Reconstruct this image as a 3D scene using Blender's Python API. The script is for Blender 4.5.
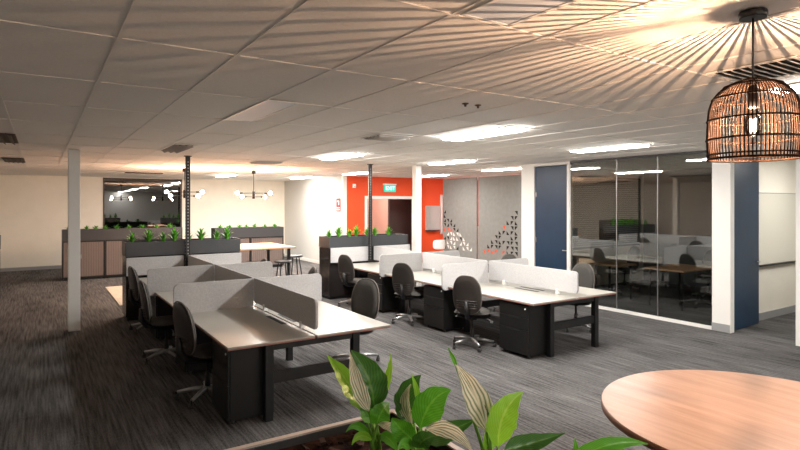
import bpy, bmesh, math, random
from mathutils import Vector, Matrix
random.seed(7)
PI = math.pi
scene = bpy.context.scene
COL = scene.collection
for o in list(bpy.data.objects):
    bpy.data.objects.remove(o)

# ------------------------------------------------------------------ camera
FPX, HOR, EYE = 549.0, 204.0, 1.95
YAW = math.atan((400 - 40.4) / FPX)
cam = bpy.data.objects.new('camera', bpy.data.cameras.new('camera'))
COL.objects.link(cam)
cam.location = (0, 0, EYE)
cam.rotation_euler = (PI / 2, 0, -YAW)
cam.data.sensor_width = 36
cam.data.lens = FPX / 800 * 36
cam.data.shift_y = -(225 - HOR) / 800
cam.data.clip_start = 0.05
scene.camera = cam

# ------------------------------------------------------------------ world, exposure
w = bpy.data.worlds.new('night')
scene.world = w
w.use_nodes = True
w.node_tree.nodes['Background'].inputs[0].default_value = (0.9, 0.85, 0.8, 1)
w.node_tree.nodes['Background'].inputs[1].default_value = 0.02
vs = scene.view_settings
vs.view_transform = 'Standard'
vs.look = 'None'
vs.gamma = 1
vs.use_curve_mapping = False
vs.exposure = 2.25
TROFFER = 13.5
WARM_BULB = 165.0
FILAMENT = 250.0
PENDANT_WATTS = 23.0
scene.cycles.diffuse_bounces = 8

H = 2.796


# ------------------------------------------------------------------ materials
def lin(c):
    c = c / 255.0
    return c / 12.92 if c <= .04045 else ((c + .055) / 1.055) ** 2.4


def rgb(t):
    return (lin(t[0]), lin(t[1]), lin(t[2]), 1)


MATS = {}


def new_mat(name):
    m = bpy.data.materials.new(name)
    m.use_nodes = True
    nt = m.node_tree
    return m, nt, nt.nodes['Principled BSDF']


def mat(name, col, rough=.5, metal=0, noise=0, scale=30, stretch=(1, 1, 1), bump=0, spec=.5):
    """solid colour with an optional soft grain"""
    m, nt, b = new_mat(name)
    b.inputs['Roughness'].default_value = rough
    b.inputs['Metallic'].default_value = metal
    b.inputs['Specular IOR Level'].default_value = spec
    b.inputs['Base Color'].default_value = rgb(col)
    if noise or bump:
        tc = nt.nodes.new('ShaderNodeTexCoord')
        mp = nt.nodes.new('ShaderNodeMapping')
        mp.inputs['Scale'].default_value = stretch
        n = nt.nodes.new('ShaderNodeTexNoise')
        n.inputs['Scale'].default_value = scale
        n.inputs['Detail'].default_value = 4
        nt.links.new(tc.outputs['Object'], mp.inputs[0])
        nt.links.new(mp.outputs[0], n.inputs['Vector'])
        if noise:
            r = nt.nodes.new('ShaderNodeValToRGB')
            r.color_ramp.elements[0].position = .3
            r.color_ramp.elements[1].position = .7
            r.color_ramp.elements[0].color = rgb([max(0, c * (1 - noise)) for c in col])
            r.color_ramp.elements[1].color = rgb([min(255, c * (1 + noise)) for c in col])
            nt.links.new(n.outputs[0], r.inputs[0])
            nt.links.new(r.outputs[0], b.inputs['Base Color'])
        if bump:
            bp = nt.nodes.new('ShaderNodeBump')
            bp.inputs['Strength'].default_value = bump
            bp.inputs['Distance'].default_value = .01
            nt.links.new(n.outputs[0], bp.inputs['Height'])
            nt.links.new(bp.outputs[0], b.inputs['Normal'])
    MATS[name] = m
    return m


def emit(name, col, strength, base=(240, 240, 235)):
    m, nt, b = new_mat(name)
    b.inputs['Base Color'].default_value = rgb(base)
    b.inputs['Emission Color'].default_value = (*col, 1)
    b.inputs['Emission Strength'].default_value = strength
    m.cycles.emission_sampling = 'FRONT'
    MATS[name] = m
    return m


def glass(name, tint, refl, rough=0.0, fres=1.5):
    """thin pane: see-through tint plus a fresnel mirror"""
    m, nt, b = new_mat(name)
    nt.nodes.remove(b)
    out = nt.nodes['Material Output']
    tr = nt.nodes.new('ShaderNodeBsdfTransparent')
    tr.inputs[0].default_value = (*tint, 1)
    gl = nt.nodes.new('ShaderNodeBsdfGlossy')
    gl.inputs['Roughness'].default_value = rough
    fr = nt.nodes.new('ShaderNodeFresnel')
    fr.inputs[0].default_value = fres
    ad = nt.nodes.new('ShaderNodeMath')
    ad.operation = 'MULTIPLY_ADD'
    ad.inputs[1].default_value = refl
    ad.inputs[2].default_value = 0.0
    ad.use_clamp = True
    mx = nt.nodes.new('ShaderNodeMixShader')
    nt.links.new(fr.outputs[0], ad.inputs[0])
    nt.links.new(ad.outputs[0], mx.inputs[0])
    nt.links.new(tr.outputs[0], mx.inputs[1])
    nt.links.new(gl.outputs[0], mx.inputs[2])
    nt.links.new(mx.outputs[0], out.inputs[0])
    MATS[name] = m
    return m


def carpet():
    m, nt, b = new_mat('carpet')
    tc = nt.nodes.new('ShaderNodeTexCoord')

    def noise(scale, st, detail=4):
        mp = nt.nodes.new('ShaderNodeMapping')
        mp.inputs['Scale'].default_value = st
        n = nt.nodes.new('ShaderNodeTexNoise')
        n.inputs['Scale'].default_value = scale
        n.inputs['Detail'].default_value = detail
        nt.links.new(tc.outputs['Object'], mp.inputs[0])
        nt.links.new(mp.outputs[0], n.inputs['Vector'])
        return n.outputs[0]
    a = noise(3, (14, .6, 1), 5)          # long streaks
    c = noise(60, (2.0, .5, 1), 3)        # tufts
    d = noise(0.9, (2.2, .5, 1), 2)        # plank to plank
    # carpet planks: 0.25 x 1.0, each its own tone
    br = nt.nodes.new('ShaderNodeTexBrick')
    br.inputs['Scale'].default_value = 1
    br.inputs['Brick Width'].default_value = 1.0
    br.inputs['Row Height'].default_value = .25
    br.inputs['Mortar Size'].default_value = .003
    br.inputs['Color1'].default_value = (.35, .35, .35, 1)
    br.inputs['Color2'].default_value = (.65, .65, .65, 1)
    br.inputs['Mortar'].default_value = (.25, .25, .25, 1)
    rot = nt.nodes.new('ShaderNodeMapping')
    rot.inputs['Rotation'].default_value = (0, 0, PI / 2)
    nt.links.new(tc.outputs['Object'], rot.inputs[0])
    nt.links.new(rot.outputs[0], br.inputs['Vector'])

    def ma(op, x, y):
        n = nt.nodes.new('ShaderNodeMath')
        n.operation = op
        for i, v in enumerate((x, y)):
            if isinstance(v, (int, float)):
                n.inputs[i].default_value = v
            else:
                nt.links.new(v, n.inputs[i])
        return n.outputs[0]
    s = ma('ADD', ma('MULTIPLY', a, .62), ma('MULTIPLY', c, .38))
    s = ma('ADD', s, ma('MULTIPLY', ma('SUBTRACT', br.outputs[0], .5), .16))
    s = ma('ADD', s, ma('MULTIPLY', ma('SUBTRACT', d, .5), .25))
    r = nt.nodes.new('ShaderNodeValToRGB')
    e = r.color_ramp.elements
    e[0].position = .33
    e[0].color = rgb((42, 40, 40))
    e[1].position = .72
    e[1].color = rgb((118, 116, 115))
    nt.links.new(s, r.inputs[0])
    nt.links.new(r.outputs[0], b.inputs['Base Color'])
    b.inputs['Roughness'].default_value = .95
    b.inputs['Specular IOR Level'].default_value = .1
    bp = nt.nodes.new('ShaderNodeBump')
    bp.inputs['Strength'].default_value = .35
    bp.inputs['Distance'].default_value = .006
    nt.links.new(s, bp.inputs['Height'])
    nt.links.new(bp.outputs[0], b.inputs['Normal'])
    MATS['carpet'] = m


def wood(name, c0, c1, st, rough=.35):
    m, nt, b = new_mat(name)
    tc = nt.nodes.new('ShaderNodeTexCoord')
    mp = nt.nodes.new('ShaderNodeMapping')
    mp.inputs['Scale'].default_value = st
    n = nt.nodes.new('ShaderNodeTexNoise')
    n.inputs['Scale'].default_value = 4
    n.inputs['Detail'].default_value = 6
    n.inputs['Distortion'].default_value = .6
    r = nt.nodes.new('ShaderNodeValToRGB')
    r.color_ramp.elements[0].position = .3
    r.color_ramp.elements[1].position = .7
    r.color_ramp.elements[0].color = rgb(c0)
    r.color_ramp.elements[1].color = rgb(c1)
    nt.links.new(tc.outputs['Object'], mp.inputs[0])
    nt.links.new(mp.outputs[0], n.inputs['Vector'])
    nt.links.new(n.outputs[0], r.inputs[0])
    nt.links.new(r.outputs[0], b.inputs['Base Color'])
    b.inputs['Roughness'].default_value = rough
    MATS[name] = m


def leafmat(name, c_top, c_rib, nstripe, amount, rough=.35, along=False):
    """leaf: fine side veins and a midrib that follow the blade (UV)"""
    m, nt, b = new_mat(name)
    uv = nt.nodes.new('ShaderNodeUVMap')
    sp = nt.nodes.new('ShaderNodeSeparateXYZ')
    nt.links.new(uv.outputs[0], sp.inputs[0])

    def ma(op, x, y=0.0):
        n = nt.nodes.new('ShaderNodeMath')
        n.operation = op
        for i, v in enumerate((x, y)):
            if isinstance(v, (int, float)):
                n.inputs[i].default_value = v
            else:
                nt.links.new(v, n.inputs[i])
        return n.outputs[0]
    dist = ma('ABSOLUTE', ma('SUBTRACT', sp.outputs[0], .5))       # 0 at midrib, .5 at margin
    ph = ma('SUBTRACT', ma('MULTIPLY', sp.outputs[1], nstripe), ma('MULTIPLY', dist, nstripe * .9))
    if along:                                                      # veins running nearly lengthwise
        ph = ma('ADD', ma('MULTIPLY', dist, nstripe), ma('MULTIPLY', sp.outputs[1], -2.2))
    wv = ma('POWER', ma('ADD', ma('MULTIPLY', ma('SINE', ma('MULTIPLY', ph, 2 * PI)), .5), .5), .5 if along else 1.6)
    rib = ma('LESS_THAN', dist, .035)
    f = ma('MAXIMUM', ma('MULTIPLY', wv, amount), ma('MULTIPLY', rib, .7))
    mx = nt.nodes.new('ShaderNodeMix')
    mx.data_type = 'RGBA'
    mx.inputs[6].default_value = rgb(c_top)
    mx.inputs[7].default_value = rgb(c_rib)
    nt.links.new(f, mx.inputs[0])
    nt.links.new(mx.outputs[2], b.inputs['Base Color'])
    b.inputs['Roughness'].default_value = rough
    b.inputs['Subsurface Weight'].default_value = 0
    tl = nt.nodes.new('ShaderNodeBsdfTranslucent')
    nt.links.new(mx.outputs[2], tl.inputs[0])
    ms = nt.nodes.new('ShaderNodeMixShader')
    ms.inputs[0].default_value = .3
    out = nt.nodes['Material Output']
    nt.links.new(b.outputs[0], ms.inputs[1])
    nt.links.new(tl.outputs[0], ms.inputs[2])
    nt.links.new(ms.outputs[0], out.inputs[0])
    MATS[name] = m


carpet()
mat('ceiling_tile', (240, 236, 230), .9, noise=.015, scale=60)
mat('ceiling_bar', (238, 234, 228), .7)
mat('cream_paint', (240, 234, 220), .8, noise=.01, scale=3)
mat('white_paint', (232, 230, 225), .7)
mat('orange_paint', (224, 76, 26), .65)
mat('pale_paint', (200, 199, 194), .75)
mat('dark_paint', (98, 102, 104), .8)
mat('pink_bounce', (205, 160, 142), .8)  # lobby wall with the orange bounce light put into its colour
mat('brown_laminate', (74, 60, 56), .5)
mat('skirting', (150, 150, 150), .6)
mat('dark_metal', (30, 30, 32), .4, .6)
mat('black_paint', (22, 22, 23), .45)
mat('black_plastic', (26, 26, 27), .5)
mat('charcoal', (58, 60, 63), .4, noise=.03, scale=40)
mat('charcoal_gloss', (40, 36, 35), .15)
mat('pedestal_black', (17, 16, 16), .42)
mat('desk_white', (172, 168, 159), .28)
mat('desk_edge', (152, 108, 98), .6)
mat('felt', (182, 181, 181), .95, noise=.05, scale=60, stretch=(1, 1, 1), bump=.05, spec=.1)
mat('felt_grey', (142, 142, 138), .95, noise=.03, scale=9, spec=.1)
mat('felt_dark', (40, 38, 36), .95, spec=.1)
mat('chair_fabric', (72, 70, 67), .95, noise=.22, scale=220, spec=.15)
mat('chair_shell', (52, 47, 44), .38)
mat('chair_piping', (112, 106, 100), .6)
mat('chrome', (190, 190, 190), .25, .9)
mat('castor_grey', (60, 60, 60), .4)
mat('fitting_black', (14, 13, 13), .6, spec=.2)
mat('rim_grey', (176, 162, 150), .45)
mat('steel', (165, 165, 165), .35, .8)
mat('white_plastic', (235, 235, 232), .4)
mat('blue_laminate', (22, 50, 76), .4, noise=.05, scale=5)
mat('tambour', (112, 102, 98), .5)
mat('soil', (40, 27, 22), .95, noise=.5, scale=40, bump=.6, spec=.1)
mat('bark', (66, 44, 34), .9, noise=.3, scale=30)
mat('rattan', (31, 19, 12), .9, noise=.25, scale=40, spec=.08)
mat('off_diffuser', (214, 222, 232), .5)
mat('vent_dark', (38, 33, 30), .7)
mat('vent_brown', (86, 70, 58), .6)
mat('rug', (186, 178, 162), .8, noise=.06, scale=6, stretch=(8, .5, 1))
mat('exit_green', (26, 168, 140), .4)
mat('sign_red', (172, 28, 44), .5)
mat('whiteboard', (226, 222, 208), .12)
mat('board_grey', (172, 168, 164), .6)
mat('night_black', (12, 12, 13), .6)
mat('blind_grey', (142, 152, 150), .6)
wood('table_timber', (144, 118, 101), (168, 142, 127), (7, .6, 7), .32)
wood('table_edge', (128, 84, 54), (152, 104, 70), (3, 3, 20), .5)
wood('bench_timber', (214, 164, 126), (230, 184, 146), (9, .8, 9), .35)
emit('troffer_lit', (1.0, .97, .93), TROFFER)
emit('troffer_bright', (1.0, .97, .93), TROFFER * 2.25)
emit('warm_bulb', (1.0, .62, .41), WARM_BULB)
emit('filament', (1.0, .60, .36), FILAMENT)
emit('exit_lit', (.03, .55, .40), .16, (26, 168, 140))
emit('exit_white', (.8, 1, .95), .3)
glass('clear_glass', (.90, .92, .90), 3.4)
glass('bulb_glass', (1, .93, .84), 1.0)
glass('night_glass', (.25, .25, .25), 4.0)
leafmat('leaf_green', (84, 160, 34), (130, 196, 66), 11, .35)
leafmat('leaf_dark', (50, 100, 30), (104, 144, 56), 11, .3)
leafmat('leaf_bright', (138, 200, 44), (186, 222, 96), 12, .3)
leafmat('leaf_striped', (96, 116, 52), (255, 246, 222), 6, 1.0, .5, True)
mat('stem_green', (104, 156, 44), .5)
mat('small_leaf', (88, 160, 42), .45, noise=.45, scale=12)
mat('small_leaf_dark', (84, 150, 50), .5, noise=.35, scale=12)


# ------------------------------------------------------------------ mesh helpers
class MB:
    def __init__(s):
        s.v, s.f, s.m, s.sm, s.uv = [], [], [], [], {}
        s.mats = []

    def mi(s, name):
        if name not in s.mats:
            s.mats.append(name)
        return s.mats.index(name)

    def box(s, x0, y0, z0, x1, y1, z1, m, M=None):
        k = len(s.v)
        x0, x1 = min(x0, x1), max(x0, x1)
        y0, y1 = min(y0, y1), max(y0, y1)
        z0, z1 = min(z0, z1), max(z0, z1)
        p = [(x0, y0, z0), (x1, y0, z0), (x1, y1, z0), (x0, y1, z0), (x0, y0, z1), (x1, y0, z1), (x1, y1, z1), (x0, y1, z1)]
        if M is not None:
            p = [tuple(M @ Vector(q)) for q in p]
        s.v += p
        for f in ((0, 3, 2, 1), (4, 5, 6, 7), (0, 1, 5, 4), (1, 2, 6, 5), (2, 3, 7, 6), (3, 0, 4, 7)):
            s.f.append([k + i for i in f]); s.m.append(s.mi(m)); s.sm.append(False)
        return s

    def rings(s, rings, m, cap=True, smooth=True, closed=True):
        k = len(s.v)
        n = len(rings[0])
        for r in rings:
            s.v += [tuple(p) for p in r]
        for i in range(len(rings) - 1):
            for j in range(n if closed else n - 1):
                a, b = k + i * n + j, k + i * n + (j + 1) % n
                s.f.append([a, b, b + n, a + n]); s.m.append(s.mi(m)); s.sm.append(smooth)
        if cap:
            s.f.append([k + j for j in range(n)][::-1]); s.m.append(s.mi(m)); s.sm.append(False)
            e = k + (len(rings) - 1) * n
            s.f.append([e + j for j in range(n)]); s.m.append(s.mi(m)); s.sm.append(False)
        return s

    def tube(s, pts, r, m, n=8):
        pts = [Vector(p) for p in pts]
        rs = r if isinstance(r, (list, tuple)) else [r] * len(pts)
        rg = []
        up = None
        for i, p in enumerate(pts):
            d = (pts[min(i + 1, len(pts) - 1)] - pts[max(i - 1, 0)]).normalized()
            if up is None:
                up = Vector((0, 0, 1)) if abs(d.z) < .9 else Vector((1, 0, 0))
            a = d.cross(up).normalized()
            b = a.cross(d).normalized()
            up = b
            rg.append([p + a * math.cos(2 * PI * j / n) * rs[i] + b * math.sin(2 * PI * j / n) * rs[i] for j in range(n)][::-1])
        return s.rings(rg, m)

    def lathe(s, prof, c, m, n=24, cap=True, smooth=True):
        rg = [[(c[0] + r * math.cos(2 * PI * j / n), c[1] + r * math.sin(2 * PI * j / n), c[2] + z) for j in range(n)] for r, z in prof]
        return s.rings(rg, m, cap, smooth)

    def prism(s, poly, axis, a, b, m, smooth=False):
        """2-D outline extruded from a to b along an axis"""
        def P(u, v, t):
            return {'x': (t, u, v), 'y': (u, t, v), 'z': (u, v, t)}[axis]
        k = len(s.v)
        n = len(poly)
        s.v += [P(u, v, a) for u, v in poly] + [P(u, v, b) for u, v in poly]
        s.f.append([k + i for i in range(n)]); s.m.append(s.mi(m)); s.sm.append(False)
        s.f.append([k + n + i for i in range(n)][::-1]); s.m.append(s.mi(m)); s.sm.append(False)
        for i in range(n):
            j = (i + 1) % n
            s.f.append([k + i, k + n + i, k + n + j, k + j]); s.m.append(s.mi(m)); s.sm.append(smooth)
        return s

    def build(s, name, parent=None, bevel=0, seg=2, M=None):
        me = bpy.data.meshes.new(name)
        v = s.v if M is None else [tuple(M @ Vector(p)) for p in s.v]
        me.from_pydata(v, [], s.f)
        for n in s.mats:
            me.materials.append(MATS[n])
        for i, p in enumerate(me.polygons):
            p.material_index = s.m[i]
            p.use_smooth = s.sm[i]
        if s.uv:
            lay = me.uv_layers.new(name='UVMap')
            for l in me.loops:
                lay.data[l.index].uv = s.uv.get(l.vertex_index, (0, 0))
        bm = bmesh.new()
        bm.from_mesh(me)
        bmesh.ops.recalc_face_normals(bm, faces=bm.faces)
        bm.to_mesh(me)
        bm.free()
        o = bpy.data.objects.new(name, me)
        COL.objects.link(o)
        if parent:
            o.parent = parent
        if bevel:
            md = o.modifiers.new('bevel', 'BEVEL')
            md.width = bevel
            md.segments = seg
            md.limit_method = 'ANGLE'
            md.angle_limit = math.radians(50)
        return o


def tag(o, label, cat, group=None):
    o['label'] = label
    o['category'] = cat
    if group:
        o['group'] = group
    return o


def thing(name, label, cat, loc=(0, 0, 0), rz=0, group=None):
    o = bpy.data.objects.new(name, None)
    o.empty_display_size = .1
    COL.objects.link(o)
    o.location = loc
    o.rotation_euler = (0, 0, rz)
    return tag(o, label, cat, group)


def struct(name, mb, parent=None, bevel=0):
    o = mb.build(name, parent, bevel)
    if parent is None:
        o['kind'] = 'structure'
    return o


def sroot(name, loc=(0, 0, 0)):
    o = bpy.data.objects.new(name, None)
    COL.objects.link(o)
    o.location = loc
    o['kind'] = 'structure'
    return o


def dup(o, parent=None):
    c = o.copy()
    COL.objects.link(c)
    if parent is not None:
        c.parent = parent
    for ch in list(o.children):
        dup(ch, c)
    return c


def place(o, label, loc, rz=0, first=False):
    r = o if first else dup(o)
    r.location = loc
    r.rotation_euler = (0, 0, rz)
    r['label'] = label
    return r


def rrect(x0, y0, x1, y1, r, corners=(1, 1, 1, 1), n=6):
    """outline with chosen rounded corners: bl, br, tr, tl"""
    out = []
    for (cx, cy, a, on, sx, sy) in ((x0, y0, PI, corners[0], 1, 1), (x1, y0, 1.5 * PI, corners[1], -1, 1),
                                    (x1, y1, 0, corners[2], -1, -1), (x0, y1, .5 * PI, corners[3], 1, -1)):
        if on:
            for i in range(n + 1):
                t = a + (PI / 2) * i / n
                out.append((cx + sx * r + r * math.cos(t), cy + sy * r + r * math.sin(t)))
        else:
            out.append((cx, cy))
    return out


# ================================================================== THE ROOM
X0, X1, Y0, Y1 = -4.0, 13.0, -3.0, 19.5
GX = 8.71                                   # line of the glazed meeting rooms
struct('floor', MB().box(X0, Y0, -.1, X1, Y1, 0, 'carpet'))
struct('ceiling', MB().box(X0, Y0, H, X1, Y1, H + .1, 'ceiling_tile'))
g = MB()                                    # exposed T-bars, 600 x 1200 tiles
x = .335 - 7 * .6
while x < X1:
    if x > X0 + .05:
        g.box(x - .012, Y0 + .02, H - .006, x + .012, Y1 - .02, H - .0005, 'ceiling_bar')
    x += .6
y = 3.12 - 5 * 1.2
while y < Y1:
    if y > Y0 + .05:
        g.box(X0 + .02, y - .012, H - .0055, X1 - .02, y + .012, H - .0005, 'ceiling_bar')
    y += 1.2
struct('trim_1', g)
struct('wall_left', MB().box(X0 - .1, Y0, 0, X0, Y1, H, 'white_paint'))
struct('wall_front', MB().box(X0 - .1, Y0 - .1, 0, X1 + .1, Y0, H, 'white_paint'))
struct('wall_right', MB().box(X1, Y0, 0, X1 + .1, 4.45, H, 'cream_paint').box(X1, 4.45, 0, X1 + .1, 8.45, H, 'dark_paint').box(X1, 8.45, 0, X1 + .1, 17, H, 'orange_paint'))
WX0, WX1, WZ0, WZ1 = 1.64, 3.99, .25, 2.775
mb = MB()
mb.box(X0 - .1, Y1, 0, WX0, Y1 + .12, H, 'cream_paint').box(WX1, Y1, 0, 7.62, Y1 + .12, H, 'cream_paint')
mb.box(WX0, Y1, 0, WX1, Y1 + .12, WZ0, 'cream_paint').box(WX0, Y1, WZ1, WX1, Y1 + .12, H, 'cream_paint')
mb.box(WX0 - .1, Y1 + .5, 0, WX1 + .1, Y1 + .55, H, 'night_black')
struct('wall_back', mb)
r = sroot('window_2', (0, Y1, 0))
mb = MB()
for a in ((WX0, -.01, WZ0, WX0 + .04, .05, WZ1), (WX1 - .04, -.01, WZ0, WX1, .05, WZ1), (WX0, -.01, WZ1 - .03, WX1, .05, WZ1), (WX0, -.01, WZ0, WX1, .05, WZ0 + .04)):
    mb.box(*a, 'brown_laminate')
mb.build('window_frame', r)
MB().box(WX0 + .04, .015, WZ0 + .04, WX1 - .04, .02, WZ1 - .03, 'night_glass').build('pane', r)

# white wall on the far right of the breakout, with its door
mb = MB().box(7.62, 14.87, 0, 7.74, Y1 + .12, H, 'pale_paint')
struct('wall_side', mb)
r = sroot('door_3', (7.62, 0, 0))
mb = MB()
for a in ((14.83, 14.80, 0, 2.17), (15.79, 15.82, 0, 2.17)):
    mb.box(-.012, a[0], 0, 0, a[1], 2.17, 'skirting')
mb.box(-.012, 14.83, 2.14, 0, 15.79, 2.17, 'skirting')
mb.build('door_frame', r)
MB().box(-.008, 14.90, .01, 0, 15.79, 2.14, 'pale_paint').build('door_leaf', r)
MB().tube([(-.05, 15.0, 1.0), (-.05, 15.12, 1.0)], .01, 'steel').tube([(-.008, 15.0, 1.0), (-.05, 15.0, 1.0)], .01, 'steel').build('door_handle', r)

# orange wall with the doorway and the framed window
OY = 14.75
D0, D1, DZ = 8.42, 10.22, 2.13
F0, F1 = 11.32, 12.3
mb = MB()
mb.box(7.74, OY, 0, D0, OY + .12, H, 'orange_paint').box(D1, OY, 0, F0, OY + .12, H, 'orange_paint').box(D0, OY, DZ, D1, OY + .12, H, 'orange_paint')
mb.box(F0, OY, 2.22, F1, OY + .12, H, 'orange_paint').box(F0, OY, 0, F1, OY + .12, .95, 'orange_paint').box(F1, OY, 0, X1, OY + .12, H, 'orange_paint')
mb.box(7.62, OY, 0, 7.74, OY + .12, H, 'white_paint')
struct('wall_orange', mb)
r = sroot('door_4', (0, OY, 0))
mb = MB()
mb.box(D0 - .06, -.02, 0, D0 + .02, .12, DZ, 'white_paint').box(D1 - .02, -.02, 0, D1 + .06, .12, DZ, 'white_paint').box(D0 - .06, -.02, DZ - .02, D1 + .06, .12, DZ + .07, 'white_paint')
mb.build('door_frame', r, .004)
r = sroot('window_3', (0, OY, 0))
mb = MB()
mb.box(F0 - .04, -.025, .93, F0 + .05, .1, 2.26, 'white_paint').box(F1 - .05, -.025, .93, F1 + .04, .1, 2.26, 'white_paint')
mb.box(F0, -.025, 2.18, F1, .1, 2.26, 'white_paint').box(F0, -.025, .93, F1, .1, 1.0, 'white_paint')
mb.build('window_frame', r, .004)
MB().box(F0 + .05, .05, 1.0, F1 - .05, .056, 2.18, 'night_glass').build('pane', r)
# lobby seen through the doorway
struct('wall_lobby', MB().box(7.74, 17.0, 0, X1, 17.1, H, 'pink_bounce').box(9.98, 16.0, 0, 10.06, 17.0, H, 'pink_bounce').box(9.98, 15.9, 0, X1, 16.0, H, 'brown_laminate'))

# glazed wall of the meeting room
PW = .10
mb = MB()
mb.box(GX, 8.14, 0, GX + PW, 8.50, H, 'white_paint')            # wall end beside the far blue door
mb.box(GX + PW, 8.40, 0, X1, 8.50, H, 'cream_paint')             # end wall of the room
mb.box(GX, 7.20, 2.735, GX + PW, 8.14, H, 'white_paint')         # over the door
struct('wall_meeting', mb)
mb = MB()
mb.box(GX, 4.21, 0, GX + PW, 4.47, H, 'white_paint').box(GX + PW, 4.40, 0, X1, 4.50, H, 'cream_paint').box(GX, 3.34, 2.72, GX + PW, 4.21, H, 'white_paint')
struct('wall_partition', mb)
r = sroot('window_1', (GX, 0, 0))
mb = MB()
mb.box(-.01, 7.20, 0, .10, 7.27, H - .004, 'white_paint')
mb.build('jamb', r, .003)
MB().box(-.005, 4.47, 0, .06, 7.2, .05, 'white_paint').build('bottom_rail', r, .003)
MB().box(.0, 4.47, H - .04, .06, 7.2, H - .004, 'charcoal').build('top_track', r)
ys = [4.475, 5.38, 6.17, 7.195]
for i in range(3):
    MB().box(.022, ys[i] + .004, .05, .032, ys[i + 1] - .004, H - .04, 'clear_glass').build('pane', r)
for yy in ys[1:3]:
    MB().box(.018, yy - .006, .05, .036, yy + .006, H - .04, 'steel').build('joint_strip', r)
r = sroot('window_4', (GX, 0, 0))
MB().box(-.01, 3.26, 0, .10, 3.34, H - .004, 'white_paint').build('jamb', r, .003)
MB().box(-.005, Y0, 0, .06, 3.26, .05, 'white_paint').build('bottom_rail', r)
MB().box(.022, Y0, .05, .032, 3.256, H - .04, 'clear_glass').build('pane', r)
MB().box(.0, Y0, H - .04, .06, 3.26, H - .004, 'charcoal').build('top_track', r)
# night window and blind at the back of the meeting room
r = sroot('window_5', (0, 8.4, 0))
MB().box(9.1, -.03, .9, 12.8, -.001, 2.6, 'night_black').build('pane', r)
mb = MB()
for i in range(34):
    z = .95 + i * .048
    mb.box(9.12, -.075, z, 12.78, -.045, z + .034, 'blind_grey')
mb.build('blind', r)

# blue doors
def blue_door(name, label, loc, ang, w, hgt, side):
    r = sroot(name, loc)
    r.rotation_euler = (0, 0, ang)
    r['label'] = label
    MB().box(0, 0, .012, w, side * .04, hgt, 'blue_laminate').build('door_leaf', r, .002)
    for z in (.22, 1.15, 2.1):
        MB().box(-.02, -.012, z, .035, .05, z + .1, 'steel').build('hinge', r)
    mb = MB()
    for sy in (-.045, .085 if side > 0 else .045):
        y0 = 0 if sy < 0 else side * .04
        mb.tube([(w - .07, y0, 1.02), (w - .07, sy, 1.02), (w - .19, sy, 1.02)], .011, 'steel')
    mb.build('door_handle', r)
    return r


blue_door('door_1', 'blue door beside the far end of the glass meeting room', (GX + .02, 8.12, 0), -PI / 2 + math.radians(5), .89, 2.725, 1)
blue_door('door_2', 'open blue door at the near end of the glass meeting room', (GX + .12, 4.235, 0), math.radians(2), .94, 2.70, 1)
mb = MB()
mb.box(GX - .01, 8.125, 0, GX + .11, 8.15, 2.75, 'white_paint').box(GX - .01, 4.195, 0, GX + .11, 4.215, 2.73, 'white_paint')
struct('trim_2', mb)
# baseboards
struct('baseboard_partition', MB().box(GX + PW, 4.385, 0, X1, 4.4, .12, 'skirting').box(GX - .012, 4.2, 0, GX, 4.47, .12, 'skirting'))
struct('baseboard_back', MB().box(X0, Y1 - .015, 0, 7.6, Y1, .1, 'skirting'))
struct('baseboard_side', MB().box(7.605, 15.84, 0, 7.62, Y1 - .02, .1, 'white_paint'))

# columns
def column(loc, s, label):
    o = MB().box(-s / 2, -s / 2, 0, s / 2, s / 2, H - .0065, 'white_paint').build('column', None, .006)
    o.location = loc
    tag(o, label, 'column', 'white columns')


column((.435, 9.86, 0), .16, 'white square column standing alone on the dark carpet at left')
column((6.90, 9.86, 0), .145, 'white square column beside the desk block in front of the orange wall')


# ================================================================== CEILING FITTINGS
def troffer(label, x0, y0, ln=1.2, lit=True, wd=.29, bright=False):
    t = thing('ceiling_light', label, 'ceiling light', (x0, y0, H), 0, 'lit ceiling lights' if lit else 'unlit ceiling lights')
    mb = MB()
    z0, z1 = -.014, -.007
    mb.box(0, 0, z0, .018, ln, z1, 'white_plastic').box(wd - .018, 0, z0, wd, ln, z1, 'white_plastic')
    mb.box(0.018, 0, z0, wd - .018, .018, z1, 'white_plastic').box(.018, ln - .018, z0, wd - .018, ln, z1, 'white_plastic')
    mb.build('frame', t)
    if lit:
        mb = MB().box(.018, .018, -.012, wd - .018, ln - .018, -.0075, 'white_plastic')
        k = len(mb.v)                                   # the glowing lower face
        mb.v += [(.019, .019, -.0125), (wd - .019, .019, -.0125), (wd - .019, ln - .019, -.0125), (.019, ln - .019, -.0125)]
        mb.v += [(x, y, -.0305) for x, y, z in mb.v[k:k + 4]]     # shallow drop lens, added so its glowing rim also lights the ceiling
        gm = mb.mi('troffer_bright' if bright else 'troffer_lit')
        for f in ([7, 6, 5, 4], [0, 1, 5, 4], [1, 2, 6, 5], [2, 3, 7, 6], [3, 0, 4, 7], [0, 1, 2, 3]):
            mb.f.append([k + q for q in f]); mb.m.append(gm if f[0] != 0 or f[1] != 1 or f[2] != 2 else 0); mb.sm.append(False)
        mb.build('diffuser', t)
    else:
        MB().box(.018, .018, -.011, wd - .018, ln - .018, -.0075, 'off_diffuser').build('diffuser', t)


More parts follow.
